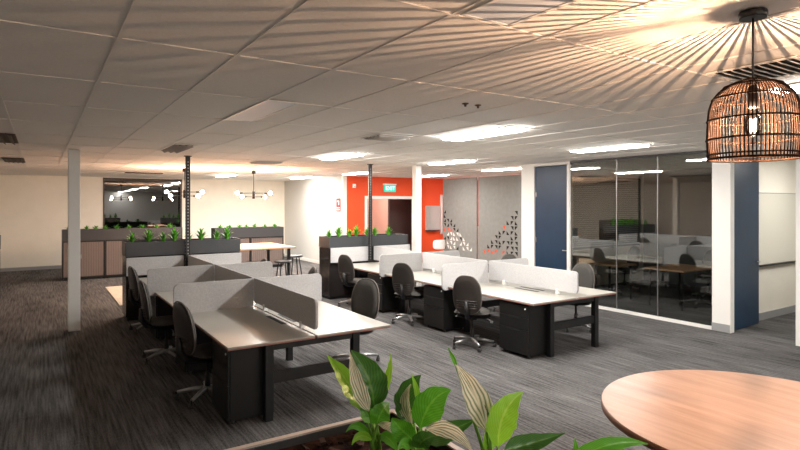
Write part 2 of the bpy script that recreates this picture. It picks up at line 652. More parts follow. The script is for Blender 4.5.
LIT = [('lit ceiling light over the aisle, the largest in mid ceiling', 4.26, 4.35),
       ('lit ceiling light in front of the glass meeting room', 6.95, 4.56),
       ('lit ceiling light just left of the right-hand black post', 4.26, 8.0),
       ('lit ceiling light right of the white column before the orange wall', 6.72, 8.02),
       ('lit ceiling light at the top left corner of the orange wall', 7.04, 12.5),
       ('lit ceiling light over the right part of the orange wall', 9.45, 12.3),
       ('lit ceiling light at the wall end beside the far blue door', 9.15, 9.1),
       ('lit ceiling light between the two bulb chandeliers near the back wall', 4.38, 15.6),
       ('lit ceiling light right beside the right-hand chandelier rose', 4.56, 12.2),
       ('lit ceiling light at the far corner by the white side wall', 6.74, 15.6),
       ('lit ceiling light at the picture edge behind the rattan pendant', 4.40, .68),
       ('lit ceiling light at the near end before the meeting rooms', 7.06, .68),
       ('added lit ceiling light out of view behind the camera, table side', 4.40, -2.9),  # unseen fixture added to light the fronts of the lily leaves
       ('added lit ceiling light out of view behind the camera, planter side', 1.52, -2.9),  # second unseen fixture, added for the leaves and the planter rim
       ('added lit ceiling light, unseen, in the room beyond the open blue door', 10.3, 2.3),  # assumed fixture, added to light the whiteboard wall
       ('added lit ceiling light, unseen, behind the hanging grey panels', 11.9, 11.9),  # assumed fixture, added to brighten the space behind the panels
       ('added lit ceiling light, unseen, inside the lobby behind the orange wall', 8.7, 15.2)]  # assumed fixture, added to brighten the lobby walls
for l, x, y in LIT:
    troffer(l, x, y, bright=(x == 4.26 or (y > 12 and x < 7)))
for l, x, y in (('unlit flat ceiling light nearest the camera at the top', 1.55, .64),
                ('unlit flat ceiling light over the near end of the left desk block', 1.515, 4.26),
                ):
    troffer(l, x, y, 1.24, False)


def vent(label, cx, cy, sx, sy, n, dark='vent_brown', base='vent_dark', axis='x', frame='ceiling_bar'):
    t = thing('ceiling_vent', label, 'air vent', (cx, cy, H), 0, 'ceiling air vents')
    MB().box(-sx / 2, -sy / 2, -.009, sx / 2, sy / 2, -.0075, base).build('backing', t)
    mb = MB()
    e = .02
    mb.box(-sx / 2 - e, -sy / 2 - e, -.016, sx / 2 + e, -sy / 2, -.007, frame).box(-sx / 2 - e, sy / 2, -.016, sx / 2 + e, sy / 2 + e, -.007, frame)
    mb.box(-sx / 2 - e, -sy / 2, -.016, -sx / 2, sy / 2, -.007, frame).box(sx / 2, -sy / 2, -.016, sx / 2 + e, sy / 2, -.007, frame)
    mb.build('frame', t)
    mb = MB()
    for i in range(n):
        u = -.5 + (i + .5) / n
        if axis == 'x':
            M = Matrix.Translation((0, u * sy, -.02)) @ Matrix.Rotation(.6, 4, 'X')
            mb.box(-sx / 2, -sy / n * .38, -.002, sx / 2, sy / n * .38, .002, dark, M)
        else:
            M = Matrix.Translation((u * sx, 0, -.02)) @ Matrix.Rotation(.6, 4, 'Y')
            mb.box(-sx / n * .38, -sy / 2, -.002, sx / n * .38, sy / 2, .002, dark, M)
    mb.build('louvre_blades', t)


vent('square louvred ceiling vent behind the rattan pendant cord', 3.82, 1.62, .46, .46, 9, 'ceiling_bar', 'vent_dark', 'x')
vent('square ceiling vent in front of the right-hand black post', 3.63, 5.85, .44, .44, 5, 'ceiling_bar', 'vent_brown')
vent('open dark ceiling louvre next to the left-hand black post', 1.70, 8.7, .27, 1.15, 3, 'steel', 'vent_dark', 'y')
vent('dark ceiling grille at the left picture edge, the nearer of two', -.52, 8.6, .5, 1.1, 5, 'vent_brown', 'vent_brown', 'y', 'vent_brown')
vent('dark ceiling grille at the left picture edge, the farther of two', -.42, 12.8, .3, 1.1, 4, 'vent_brown', 'vent_brown', 'y', 'vent_brown')
vent('thin ceiling vent strip above the right-hand chandelier', 3.75, 10.6, .5, .5, 5, 'ceiling_bar', 'vent_brown')
vent('dark ceiling grille over the back wall window', 2.3, 15.9, .9, .3, 4, 'vent_brown', 'vent_brown', 'x')
for l, px, py in (('small brass sprinkler head on the ceiling, left of a pair', 2.98, 3.55), ('small brass sprinkler head on the ceiling, right of a pair', 3.12, 3.55)):
    t = thing('sprinkler', l, 'sprinkler', (px, py, H), 0, 'ceiling sprinklers')
    MB().lathe([(.028, -.0012), (.028, -.008), (.012, -.012), (.008, -.03)], (0, 0, 0), 'vent_brown', 12).build('body', t)


# ================================================================== DESK BLOCKS
DT = .72                                    # desk height


def desk_mesh(w, d):
    """desk spanning x 0..d (0 = user edge), y 0..w"""
    root = bpy.data.objects.new('workstation_desk', None)
    COL.objects.link(root)
    root['category'] = 'desk'
    root['group'] = 'workstation desks'
    MB().box(0, .015, DT - .014, d, w - .015, DT, 'desk_white').build('desktop', root)
    MB().box(.0, .015, DT - .027, d, w - .015, DT - .0145, 'desk_edge').build('edge_band', root)
    MB().box(.06, .17, DT - .045, .10, w - .17, DT - .0275, 'black_paint').box(d - .2, .17, DT - .12, d - .05, w - .17, DT - .0275, 'black_paint').build('support_rail', root)
    MB().box(d - .085, w * .36, DT + .0005, d - .035, w * .62, DT + .003, 'black_plastic').build('cable_hatch', root)
    return root


def trestle(label, xc, y, half, zr=.33, mid=False):
    t = thing('trestle_frame', label, 'desk frame', (xc, y, 0), 0, 'black desk trestle frames')
    top = DT - (.06 if mid else .03)
    for sx in (-1, 1):
        MB().box(sx * half - .037, -.035, .0, sx * half + .037, .035, top, 'black_paint').build('leg', t, .004)
    MB().box(-half + .038, -.02, zr, half - .038, .02, zr + .10, 'black_paint').build('crossbar', t, .003)
    MB().box(-half + .038, -.02, top - .06, half - .038, .02, top - .001, 'black_paint').build('top_bar', t, .003)


def screen_spine(label, x, y0, y1):
    t = thing('desk_screen', label, 'desk screen', (x, y0, DT), 0, 'grey felt spine screens')
    L = y1 - y0
    MB().prism(rrect(.004, .05, L - .004, .34, .05, (1, 0, 0, 1)) if L else [], 'x', -.013, .013, 'felt').build('panel', t, .003)
    for u in (.2, .8):
        MB().box(-.022, L * u - .02, .0045, .022, L * u + .02, .075, 'white_plastic').build('bracket', t, .003)


def screen_div(label, x0, x1, y, rnd, z0=.665, z1=1.055):
    """divider across a desk, rounded at its outer end (rnd: -1 left, 1 right, 0 square)"""
    t = thing('desk_divider', label, 'desk divider', (0, y, 0), 0, 'grey felt desk dividers')
    c = (1, 0, 0, 1) if rnd < 0 else ((0, 1, 1, 0) if rnd > 0 else (0, 0, 0, 0))
    r = .06
    MB().prism(rrect(x0, z0, x1, z1, r, c), 'y', -.013, .013, 'felt').build('panel', t, .003)


def pedestal_proto():
    """drawers face -x, body x 0..0.48, y 0..0.40"""
    r = bpy.data.objects.new('drawer_pedestal', None)
    COL.objects.link(r)
    r['category'] = 'drawer unit'
    r['group'] = 'black drawer pedestals'
    MB().box(.02, 0, .04, .42, .52, .665, 'pedestal_black').build('body', r, .004)
    for z0, z1 in ((.045, .35), (.354, .505), (.509, .66)):
        d = MB().box(0, .003, z0, .019, .517, z1, 'pedestal_black').build('drawer', r, .003)
        MB().box(-.004, .15, z1 - .022, .002, .36, z1 - .008, 'black_plastic').build('finger_pull', d)
    MB().lathe([(.0, -.006), (.011, -.006), (.011, .0)], (0, 0, 0), 'white_plastic', 10).build('lock', r, 0, 2,
        Matrix.Translation((-.002, .05, .625)) @ Matrix.Rotation(PI / 2, 4, 'Y'))
    for px in (.06, .38):
        for py in (.05, .47):
            MB().lathe([(.0, 0), (.018, .003), (.018, .032), (.008, .039)], (px, py, 0), 'castor_grey', 10).build('castor', r)
    return r


PED = pedestal_proto()
ped_used = [False]


def pedestal(label, x, y, rz):
    place(PED, label, (x, y, 0), rz, not ped_used[0])
    ped_used[0] = True


LW = 1.79
rows = ['near', 'middle', 'far']
protoL = {}


def block(side, xl, xs, xr, ys, word):
    for i in range(3):
        for s in ('left', 'right'):
            d = (xs - xl - .012) if s == 'left' else (xr - xs - .012)
            key = (round(d, 3), round(ys[i + 1] - ys[i], 3))
            lab = 'white-topped workstation, %s desk on the %s side of the %s desk block' % (rows[i], s, word)
            first = key not in protoL
            if first:
                protoL[key] = desk_mesh(key[1], d)
            if s == 'left':
                place(protoL[key], lab, (xl, ys[i], 0), 0, first)
            else:
                place(protoL[key], lab, (xr, ys[i + 1], 0), PI, first)
    tl = ['at the near end of', 'at the near joint of', 'at the far joint of', 'at the far end of']
    for i, yy in enumerate([ys[0] + .08, ys[1], ys[2], ys[3] - .10]):
        trestle('black two-legged trestle %s the %s desk block' % (tl[i], word), xs, yy, (xr - xl) * .27, mid=i in (1, 2))
    for i in range(3):
        screen_spine('grey felt screen along the spine of the %s desk block, %s module' % (word, rows[i]), xs, ys[i] + (.0 if i == 0 else .016), ys[i + 1] - (.016 if i < 2 else .03))
    for i, nm in ((1, 'nearer'), (2, 'farther')):
        screen_div('grey felt divider with rounded end, %s one, left side of the %s desks' % (nm, word), xl - .10, xs - .016, ys[i], -1)
        screen_div('grey felt divider with rounded end, %s one, right side of the %s desks' % (nm, word), xs + .016, xr + .06, ys[i], 1)


LB = (1.34, 2.16, 2.98, [4.71, 6.50, 8.29, 10.04])
RB = (5.08, 5.90, 6.72, [4.74, 6.47, 8.26, 10.04])
block('left', *LB, 'left-hand')
block('right', *RB, 'right-hand')
screen_div('square grey felt end screen below the left trough of the left planter', 1.19, 2.09, 10.078, 0, .755)
screen_div('square grey felt end screen below the right trough of the left planter', 2.21, 3.10, 10.078, 0, .755)
screen_div('square grey felt end screen left of the right-hand black post', 4.92, 5.84, 10.078, 0, .755)
screen_div('square grey felt end screen right of the right-hand black post', 5.96, 6.86, 10.078, 0, .755)

# pedestals
pedestal('black drawer pedestal under the near left corner of the left-hand desk block', 1.37, 4.84, 0)
pedestal('black drawer pedestal under the near left corner of the right-hand desk block', 5.10, 4.86, 0)
pedestal('black drawer pedestal by the nearer divider on the left of the right-hand desk block', 5.10, 6.58, 0)
pedestal('black drawer pedestal by the farther divider on the left of the right-hand desk block', 5.10, 8.37, 0)
pedestal('black drawer pedestal by the nearer divider on the left of the left-hand desk block', 1.37, 6.535, 0)
pedestal('black drawer pedestal by the farther divider on the left of the left-hand desk block', 1.37, 8.40, 0)

# black service posts
def post(label, x, y):
    t = thing('service_post', label, 'post', (x, y, 0), 0, 'black perforated service posts')
    MB().box(-.038, -.02, DT + .006, .038, .02, H - .02, 'black_paint').build('channel', t, .003)
    mb = MB()
    z = .80
    while z < H - .08:
        mb.box(-.007, -.0225, z, .007, -.0205, z + .022, 'steel')
        mb.box(-.0405, -.006, z, -.0385, .006, z + .022, 'steel')
        z += .055
    mb.build('perforations', t)
    MB().box(-.06, -.03, H - .02, .06, .03, H - .0065, 'black_paint').build('ceiling_plate', t)


post('black perforated service post rising from the left-hand desk block to the ceiling', 2.15, 10.035)
post('black perforated service post rising from the right-hand desk block to the ceiling', 5.80, 10.0)


# ================================================================== CHAIRS
def pad(mb, w, h, t, m, n=28, rings=7, top=1.0, bend=.5, cy=0, e=2.6, rise=0):
    """cushion in the xz plane, thickness along y; narrower to the top"""
    def outline(th):
        c, s = math.cos(th), math.sin(th)
        x = math.copysign(abs(c) ** (2 / e), c) * w / 2
        z = math.copysign(abs(s) ** (2 / e), s) * h / 2
        k = 1 - (1 - top) * max(0, z / (h / 2)) ** 1.5
        return x * k, z
    pts = [outline(2 * PI * j / n) for j in range(n)]
    for sgn in (1, -1):
        rg = []
        for i in range(rings + 1):
            q = 1 - i / rings * .999
            yy = sgn * t / 2 * (1 - q ** 5) ** .5
            rg.append([(x * q, cy + yy + bend * (x * q) ** 2 + rise * (z * q) ** 2, z * q) for x, z in pts])
        mb.rings(rg, m, False)
    return pts


def chair_proto():
    r = bpy.data.objects.new('task_chair', None)
    COL.objects.link(r)
    r['category'] = 'office chair'
    r['group'] = 'grey and black task chairs'
    # seat (built in xz, laid flat)
    mb = MB()
    pad(mb, .49, .47, .075, 'chair_fabric', bend=.25, e=3.2, top=.94)
    M = Matrix.Translation((0, .03, .485)) @ Matrix.Rotation(-PI / 2, 4, 'X')
    mb.build('seat', r, 0, 2, M)
    mb = MB()
    pad(mb, .46, .44, .03, 'black_plastic', e=3.2)
    mb.build('seat_pan', r, 0, 2, Matrix.Translation((0, .03, .437)) @ Matrix.Rotation(-PI / 2, 4, 'X'))
    # backrest
    T = Matrix.Translation((0, -.235, .745)) @ Matrix.Rotation(.14, 4, 'X')
    mb = MB()
    pad(mb, .37, .50, .075, 'chair_fabric', bend=.55, e=2.9, top=.84)
    mb.build('backrest', r, 0, 2, T)
    mb = MB()
    pts = pad(mb, .385, .52, .035, 'chair_shell', bend=.55, cy=-.038, e=2.9, top=.84)
    for k in range(4):                                # pleats low on the shell
        z = -.17 + k * .032
        mb.tube([(xx, -.058 + .55 * xx * xx, z) for xx in (-.14, -.08, 0, .08, .14)], .006, 'chair_shell', 6)
    mb.build('back_shell', r, 0, 2, T)
    mb = MB()
    loop = [(x * 1.01, -.018 + .55 * x * x, z * 1.01) for x, z in pts]
    mb.tube(loop + [loop[0], loop[1]], .008, 'chair_piping', 6)
    mb.build('piping', r, 0, 2, T)
    mb = MB()
    mb.tube([(0, .02, .415), (0, -.12, .41), (0, -.23, .44), (0, -.285, .52), (0, -.29, .66)], [.03, .03, .032, .034, .025], 'black_plastic', 8)
    mb.build('back_bracket', r)
    MB().box(-.09, -.10, .385, .09, .12, .425, 'black_plastic').build('mechanism', r, .01)
    mb = MB().tube([(.09, .04, .40), (.2, .05, .385), (.26, .05, .355)], .008, 'steel', 6)
    mb.box(.24, .035, .335, .275, .065, .36, 'steel')
    mb.build('lever', r)
    MB().lathe([(.028, .11), (.028, .24), (.016, .245), (.016, .39)], (0, 0, 0), 'black_plastic', 14).build('gas_column', r)
    mb = MB()
    mb.lathe([(.045, .075), (.05, .09), (.045, .125), (.03, .13)], (0, 0, 0), 'steel', 16)
    for k in range(5):
        a = 2 * PI * k / 5 + .3
        c, s = math.cos(a), math.sin(a)
        mb.tube([(c * .03, s * .03, .105), (c * .16, s * .16, .098), (c * .29, s * .29, .075)], [.026, .022, .016], 'steel', 8)
    mb.build('star_base', r)
    for k in range(5):
        a = 2 * PI * k / 5 + .3
        c, s = math.cos(a), math.sin(a)
        M = Matrix.Translation((c * .30, s * .30, .028)) @ Matrix.Rotation(a + .7, 4, 'Z') @ Matrix.Rotation(PI / 2, 4, 'X')
        mb = MB()
        for dz in (-.018, .004):
            mb.lathe([(.0, dz), (.022, dz), (.028, dz + .003), (.028, dz + .011), (.022, dz + .014), (0, dz + .014)], (0, 0, 0), 'castor_grey', 14, False)
        mb.lathe([(.01, -.004), (.01, .004)], (0, .0, 0), 'black_plastic', 8)
        mb.box(-.012, .0, -.008, .012, .052, .008, 'black_plastic')
        mb.build('castor', r, 0, 2, M)
    return r


CH = chair_proto()
ch_n = [0]


def chair(label, bx, by, rz, dz=0):
    """placed by the position of its backrest; faces +y turned by rz"""
    ox, oy = -.27 * -math.sin(rz), -.27 * math.cos(rz)
    o = place(CH, label, (bx - ox, by - oy, 0), rz, ch_n[0] == 0)
    ch_n[0] += 1
    return o


E_ = -PI / 2        # facing +x
W_ = PI / 2         # facing -x
chair('black and grey task chair nearest of three along the left side of the left-hand desks', 1.14, 5.62, E_ + .2)
chair('black and grey task chair in the middle along the left side of the left-hand desks', 1.06, 7.42, E_ - .05)
chair('black and grey task chair farthest along the left side of the left-hand desks', 1.16, 9.2, E_ + .1)
chair('task chair with high rounded grey back at the near right corner of the left-hand desks', 3.44, 6.02, W_ + .55)
chair('task chair peeking over the nearer right divider of the left-hand desks', 3.42, 7.6, W_ - .2)
chair('task chair of which only the top of the back shows beyond the left-hand screens', 3.22, 9.2, W_)
chair('task chair in the aisle at the near left desk of the right-hand block', 4.72, 5.60, -1.0)
chair('task chair at the middle left desk of the right-hand block', 4.86, 7.36, -1.05)
chair('task chair at the far left desk of the right-hand block by the planter', 4.76, 9.15, -1.25)
chair('task chair at the near right desk of the right-hand block before the glass room', 7.24, 5.72, W_ + .25)
chair('task chair showing only its dark back top before the perforated grey panel', 7.42, 7.55, W_ + .3)


# ================================================================== PLANTERS AND STORAGE
def planter_cabinet(label, x0, x1, y0, y1, z1=1.29, zs=1.06, chips=False):
    t = thing('planter_cabinet', label, 'planter', (x0, y0, 0), 0, 'charcoal planter cabinets')
    Wd, D = x1 - x0, y1 - y0
    MB().box(0.01, .012, .06, Wd - .01, D, zs - .006, 'charcoal_gloss').box(.03, .04, 0, Wd - .03, D - .02, .06, 'black_paint').build('cabinet_body', t, .003)
    mb = MB()
    th = .02
    mb.box(0, 0, zs, Wd, th, z1, 'charcoal').box(0, D - th, zs, Wd, D, z1, 'charcoal').box(0, th, zs, th, D - th, z1, 'charcoal').box(Wd - th, th, zs, Wd, D - th, z1, 'charcoal')
    mb.box(th, th, zs, Wd - th, D - th, zs + .02, 'charcoal')
    mb.build('planter_trough', t, .003)
    o = MB().box(th, th, zs + .021, Wd - th, D - th, z1 - .05, 'soil').build('soil', t)
    return t


planter_cabinet('charcoal planter cabinet at the far end of the left-hand desks', 1.18, 3.10, 10.12, 10.62, 1.31, 1.07)
planter_cabinet('charcoal planter cabinet at the far end of the right-hand desks', 4.91, 6.84, 10.12, 10.62, 1.275, 1.05)
planter_cabinet('grey planter cabinet at the far left picture edge', -2.6, -.66, 13.1, 13.6, 1.33, 1.05)


def tambour_unit(label, x, y, w, h=1.0):
    t = thing('tambour_cabinet', label, 'cabinet', (x, y, 0), 0, 'tambour cabinets on the back side')
    mb = MB()
    mb.box(0, 0, .04, .03, .45, h, 'black_paint').box(w - .03, 0, .04, w, .45, h, 'black_paint').box(.03, 0, h - .03, w - .03, .45, h, 'black_paint').box(.03, 0, .04, w - .03, .45, .08, 'black_paint')
    mb.box(.03, .43, .08, w - .03, .45, h - .03, 'black_paint').box(.03, .03, 0, w - .03, .42, .04, 'black_paint')
    mb.build('body', t, .003)
    mb = MB()
    n = 16
    for i in range(n):
        a = .032 + (w - .064) * i / n
        mb.box(a, .012, .085, a + (w - .064) / n - .007, .024, h - .034, 'tambour')
    mb.box(.032, .02, .083, w - .032, .03, h - .032, 'brown_laminate')
    d = mb.build('tambour_door', t)
    MB().box(w * .42, -.006, h * .55, w * .42 + .02, .012, h * .55 + .1, 'steel').build('handle', d)


for i, nm in enumerate(('leftmost', 'second', 'third')):
    tambour_unit('brown tambour cabinet in the left bank, %s from the left' % nm, .46 + i * .965, 16.3, .96)
tambour_unit('brown tambour cabinet in the right bank behind the timber table, left one', 4.25, 16.3, 1.045, .95)
tambour_unit('brown tambour cabinet in the right bank behind the timber table, right one', 5.30, 16.3, 1.045, .95)


def trough(label, x0, x1, y, z, h):
    t = thing('planter_box', label, 'planter', (x0, y, z), 0, 'planter boxes on the tambour cabinets')
    Wd, D, th = x1 - x0, .45, .02
    mb = MB()
    mb.box(0, 0, .001, Wd, th, h, 'charcoal').box(0, D - th, .001, Wd, D, h, 'charcoal').box(0, th, .001, th, D - th, h, 'charcoal').box(Wd - th, th, .001, Wd, D - th, h, 'charcoal').box(th, th, .001, Wd - th, D - th, .02, 'charcoal')
    mb.build('box', t, .003)
    MB().box(th, th, .021, Wd - th, D - th, h - .04, 'soil').build('soil', t)


trough('long dark planter box on the left bank of tambour cabinets', .46, 3.35, 16.3, 1.0, .29)
trough('dark planter box on the right bank of tambour cabinets', 4.25, 6.345, 16.3, .95, .29)


def blade(mb, base, tip, w, m, nrm=None, n=6, sag=0.0, fold=.25, uvs=True, twist=0.0, prof=None):
    """a leaf blade from base to tip with a folded midrib"""
    base, tip = Vector(base), Vector(tip)
    d = tip - base
    L = d.length
    d.normalize()
    if nrm is None:
        nrm = Vector((0, 0, 1))
    side = d.cross(nrm)
    if side.length < .01:
        side = d.cross(Vector((1, 0, 0)))
    side.normalize()
    up = side.cross(d).normalized()
    k = len(mb.v)
    us = (-1, -.55, 0, .55, 1)
    for i in range(n + 1):
        t = i / n
        wd = w / 2 * ((math.sin(PI * min(1, t ** .75)) ** .8) if prof is None else prof(t))
        c = base + d * L * t + up * (sag * 4 * t * (1 - t)) * L
        q = twist * t
        s2 = side * math.cos(q) + up * math.sin(q)
        u2 = up * math.cos(q) - side * math.sin(q)
        for u in us:
            mb.v.append(tuple(c + s2 * wd * u + u2 * abs(u) * wd * fold))
            if uvs:
                mb.uv[len(mb.v) - 1] = ((u + 1) / 2, t)
    for i in range(n):
        for j in range(4):
            a = k + i * 5 + j
            mb.f.append([a, a + 1, a + 6, a + 5]); mb.m.append(mb.mi(m)); mb.sm.append(True)


def small_plant_mesh(seed, hgt, spread, nl, m):
    rnd = random.Random(seed)
    mb = MB()
    for i in range(nl):
        a = 2.4 * i + rnd.uniform(-.2, .2)
        e = .3 + .8 * i / nl                       # inner leaves upright, outer ones arching
        tip = (math.cos(a) * spread * e, math.sin(a) * spread * e, hgt * (1.2 - .75 * e) * rnd.uniform(.9, 1.1))
        blade(mb, (math.cos(a) * .01, math.sin(a) * .01, 0), tip, rnd.uniform(.036, .052), m, Vector((-math.cos(a), -math.sin(a), .9)), 6, .16, .25, False)
    return mb


SP = {}


def plants(xs, y, z, kind, labels, group):
    for i, x in enumerate(xs):
        s = (kind, i % 4)
        if s not in SP:
            h_, sp, nl, m = {'tall': (.25, .15, 16, 'small_leaf'), 'low': (.15, .15, 12, 'small_leaf_dark')}[kind]
            SP[s] = small_plant_mesh(11 + i * 7 + len(kind), h_, sp, nl, m).build('potted_plant')
            o = SP[s]
        else:
            o = SP[s].copy()
            COL.objects.link(o)
        o.location = (x, y + .05 * math.sin(i * 2.3), z)
        o.rotation_euler = (0, 0, i * 1.7)
        sc = 1.05 + .15 * math.sin(i * 3.1 + len(xs))
        o.scale = (sc, sc, sc)
        tag(o, labels % ORD[i], 'plant', group)


ORD = ['first', 'second', 'third', 'fourth', 'fifth', 'sixth', 'seventh', 'eighth', 'ninth', 'tenth']
plants([1.31, 1.58, 1.80, 2.00], 10.37, 1.261, 'tall', 'leafy green plant in the left planter, left of its post, %s from the left', 'plants in the left planter cabinet')
plants([2.24, 2.46, 2.72, 2.93], 10.37, 1.261, 'tall', 'leafy green plant in the left planter, right of its post, %s after the post', 'plants in the left planter cabinet')
plants([5.03, 5.27, 5.48, 5.69], 10.37, 1.226, 'tall', 'leafy green plant in the right planter, left of its post, %s from the left', 'plants in the right planter cabinet')
plants([5.95, 6.15, 6.46], 10.37, 1.226, 'tall', 'leafy green plant in the right planter, right of its post, %s after the post', 'plants in the right planter cabinet')
plants([.62, 1.02, 1.22, 1.45, 1.72, 2.0, 2.35, 2.7, 3.05], 16.52, 1.2505, 'low', 'low plant in the long box on the left cabinet bank, %s from the left', 'plants on the left cabinet bank')
plants([4.45, 4.75, 5.02, 5.25, 5.5, 5.8, 6.15], 16.52, 1.2005, 'low', 'low plant in the box on the right cabinet bank, %s from the left', 'plants on the right cabinet bank')

# ================================================================== BREAKOUT TABLE, STOOLS, CHANDELIERS
t = thing('high_table', 'long timber-topped high table with black legs under the chandeliers', 'table', (4.76, 11.5, 0))
MB().box(-1.75, 0, .965, 0, 1.55, 1.0, 'bench_timber').build('tabletop', t, .004)
for x in (-1.6, -.12):
    for y in (.12, 1.43):
        MB().box(x - .03, y - .03, 0, x + .03, y + .03, .964, 'black_paint').build('leg', t, .003)
MB().box(-1.6, .7, .9, -.1, .76, .964, 'black_paint').build('support_rail', t)


def stool_proto():
    r = bpy.data.objects.new('bar_stool', None)
    COL.objects.link(r)
    r['category'] = 'stool'
    r['group'] = 'black bar stools at the timber table'
    MB().lathe([(.0, .69), (.17, .69), (.19, .70), (.19, .725), (.17, .735), (0, .735)], (0, 0, 0), 'charcoal', 28, False).build('seat', r)
    for k in range(4):
        a = PI / 4 + k * PI / 2
        c, s = math.cos(a), math.sin(a)
        MB().tube([(c * .11, s * .11, .692), (c * .22, s * .22, 0)], .014, 'black_paint', 8).build('leg', r)
    ring = [(.192 * math.cos(2 * PI * j / 24), .192 * math.sin(2 * PI * j / 24), .24) for j in range(25)]
    MB().tube(ring, .009, 'black_paint', 6).build('foot_ring', r)
    return r


ST = stool_proto()
for i, (l, x, y) in enumerate((('black bar stool at the near side of the timber table, right one', 4.38, 11.28),
                               ('black bar stool at the near side of the timber table, left one beside the planter', 3.72, 11.28),
                               ('black bar stool at the right end of the timber table', 5.06, 12.3),
                               ('black bar stool behind the timber table', 3.9, 13.35))):
    place(ST, l, (x, y, 0), .4 * i, i == 0)


def chandelier(label, x, y, zc):
    t = thing('chandelier', label, 'chandelier', (x, y, H), 0, 'bulb chandeliers')
    MB().lathe([(.05, -.012), (.05, -.09), (.02, -.1)], (0, 0, 0), 'fitting_black', 16).build('ceiling_rose', t)
    d = zc - H
    MB().tube([(0, 0, -.09), (0, 0, d + .1)], .008, 'fitting_black', 6).build('rod', t)
    MB().lathe([(.03, d - .09), (.035, d - .06), (.035, d + .08), (.02, d + .1)], (0, 0, 0), 'fitting_black', 14).build('hub', t)
    for k, a in enumerate([-YAW + math.radians(q) for q in (10, 62, 190, 242)]):
        c, s = math.cos(a), math.sin(a)
        zz = d + (-.04 if k % 2 else .05)
        R = .38
        arm = MB().tube([(c * .02, s * .02, zz), (c * (R - .06), s * (R - .06), zz)], .008, 'fitting_black', 6)
        arm.tube([(c * (R - .12), s * (R - .12), zz), (c * (R - .03), s * (R - .03), zz)], .018, 'fitting_black', 8)
        arm.build('arm', t)
        MB().lathe([(.002, -.037), (.021, -.032), (.035, -.014), (.037, .0), (.033, .017), (.019, .033), (.002, .037)], (c * (R + .02), s * (R + .02), zz), 'warm_bulb', 10).build('bulb', t)


chandelier('bulb chandelier with glowing globes, left one by the black post', 2.82, 13.5, 2.18)
chandelier('bulb chandelier with glowing globes, right one before the pale back wall', 4.44, 13.42, 2.17)

tag(MB().box(1.27, 11.75, .001, 3.1, 14.5, .012, 'rug').build('rug'), 'pale cream floor rug beside the left planter cabinet', 'rug')

# ================================================================== ORANGE WALL, SIGNS, PANELS
t = thing('exit_sign', 'green illuminated exit sign above the doorway in the orange wall', 'sign', (9.25, OY, 2.30))
MB().box(-.21, -.07, .03, .21, -.001, .25, 'exit_lit').build('face', t, .004)
MB().box(-.23, -.075, .25, .23, -.001, .29, 'white_plastic').build('housing', t)


def text_part(txt, size, m, parent, M):
    cu = bpy.data.curves.new('lettering', 'FONT')
    cu.body = txt
    cu.size = size
    cu.extrude = .003
    cu.align_x = 'CENTER'
    cu.align_y = 'CENTER'
    tmp = bpy.data.objects.new('tmp', cu)
    COL.objects.link(tmp)
    bpy.context.view_layer.update()
    me = bpy.data.meshes.new_from_object(tmp.evaluated_get(bpy.context.evaluated_depsgraph_get()))
    bpy.data.objects.remove(tmp)
    me.transform(M)
    me.materials.clear()
    me.materials.append(MATS[m])
    o = bpy.data.objects.new('lettering', me)
    COL.objects.link(o)
    o.parent = parent
    return o


text_part('EXIT', .17, 'exit_white', t, Matrix.Translation((0, -.074, .14)) @ Matrix.Rotation(PI / 2, 4, 'X'))

t = thing('wall_cabinet', 'pale grey wall-hung box right of the white column on the orange wall', 'cabinet', (10.66, OY, 1.09))
MB().box(0, -.16, 0, .50, -.001, .80, 'board_grey').build('body', t, .004)
MB().box(.02, -.172, .02, .48, -.161, .78, 'board_grey').build('door', t, .003)
MB().box(.02, -.15, -.03, .48, -.001, -.001, 'black_plastic').build('shelf_lip', t)
t = thing('wall_sensor', 'small white sensor high on the orange wall left of the doorway', 'sensor', (7.98, OY, 2.50))
MB().box(-.05, -.06, -.06, .05, -.001, .06, 'white_plastic').build('housing', t, .01)
MB().lathe([(.02, 0), (.014, .012), (.0, .015)], (0, 0, 0), 'skirting', 10).build('lens', t, 0, 2, Matrix.Translation((0, -.061, -.02)) @ Matrix.Rotation(PI / 2, 4, 'X'))

t = thing('fire_sign', 'red and white fire equipment sign on the white side wall', 'sign', (7.62, 15.05, 1.72))
MB().box(-.014, -.14, 0, -.009, .14, .40, 'sign_red').build('plate', t)
mb = MB()
mb.box(-.0165, -.06, .20, -.0145, .0, .33, 'white_plastic').box(-.0165, .0, .30, -.0145, .08, .33, 'white_plastic')
mb.box(-.0165, -.10, .04, -.0145, .10, .07, 'white_plastic').box(-.0165, -.10, .10, -.0145, .10, .13, 'white_plastic')
mb.build('pictogram', t)


def hang_panel(label, y0, y1, cells, whites):
    """felt panel hung from the ceiling; y0 = far edge, triangular cut marks"""
    t = thing('felt_panel', label, 'acoustic panel', (11.0, 0, 0), 0, 'hanging grey felt panels')
    MB().box(0, y1, .25, .03, y0, 2.755, 'felt_grey').build('panel', t, .003)
    mb = MB()
    for (yc, zc, o, m) in cells:
        s, q = .054, .056
        tri = {0: [(-s, -q), (s, -q), (s, q)], 1: [(-s, -q), (s, -q), (-s, q)], 2: [(-s, q), (s, q), (-s, -q)], 3: [(-s, q), (s, q), (s, -q)]}[o]
        mb.prism([(yc + a, zc + b) for a, b in tri], 'x', -.003, -.0005, m)
    mb.build('triangle_cutouts', t)
    for yy in (y0 - .12, y1 + .12):
        MB().box(.005, yy - .02, 2.756, .025, yy + .02, H - .007, 'white_plastic').build('hanger', t)


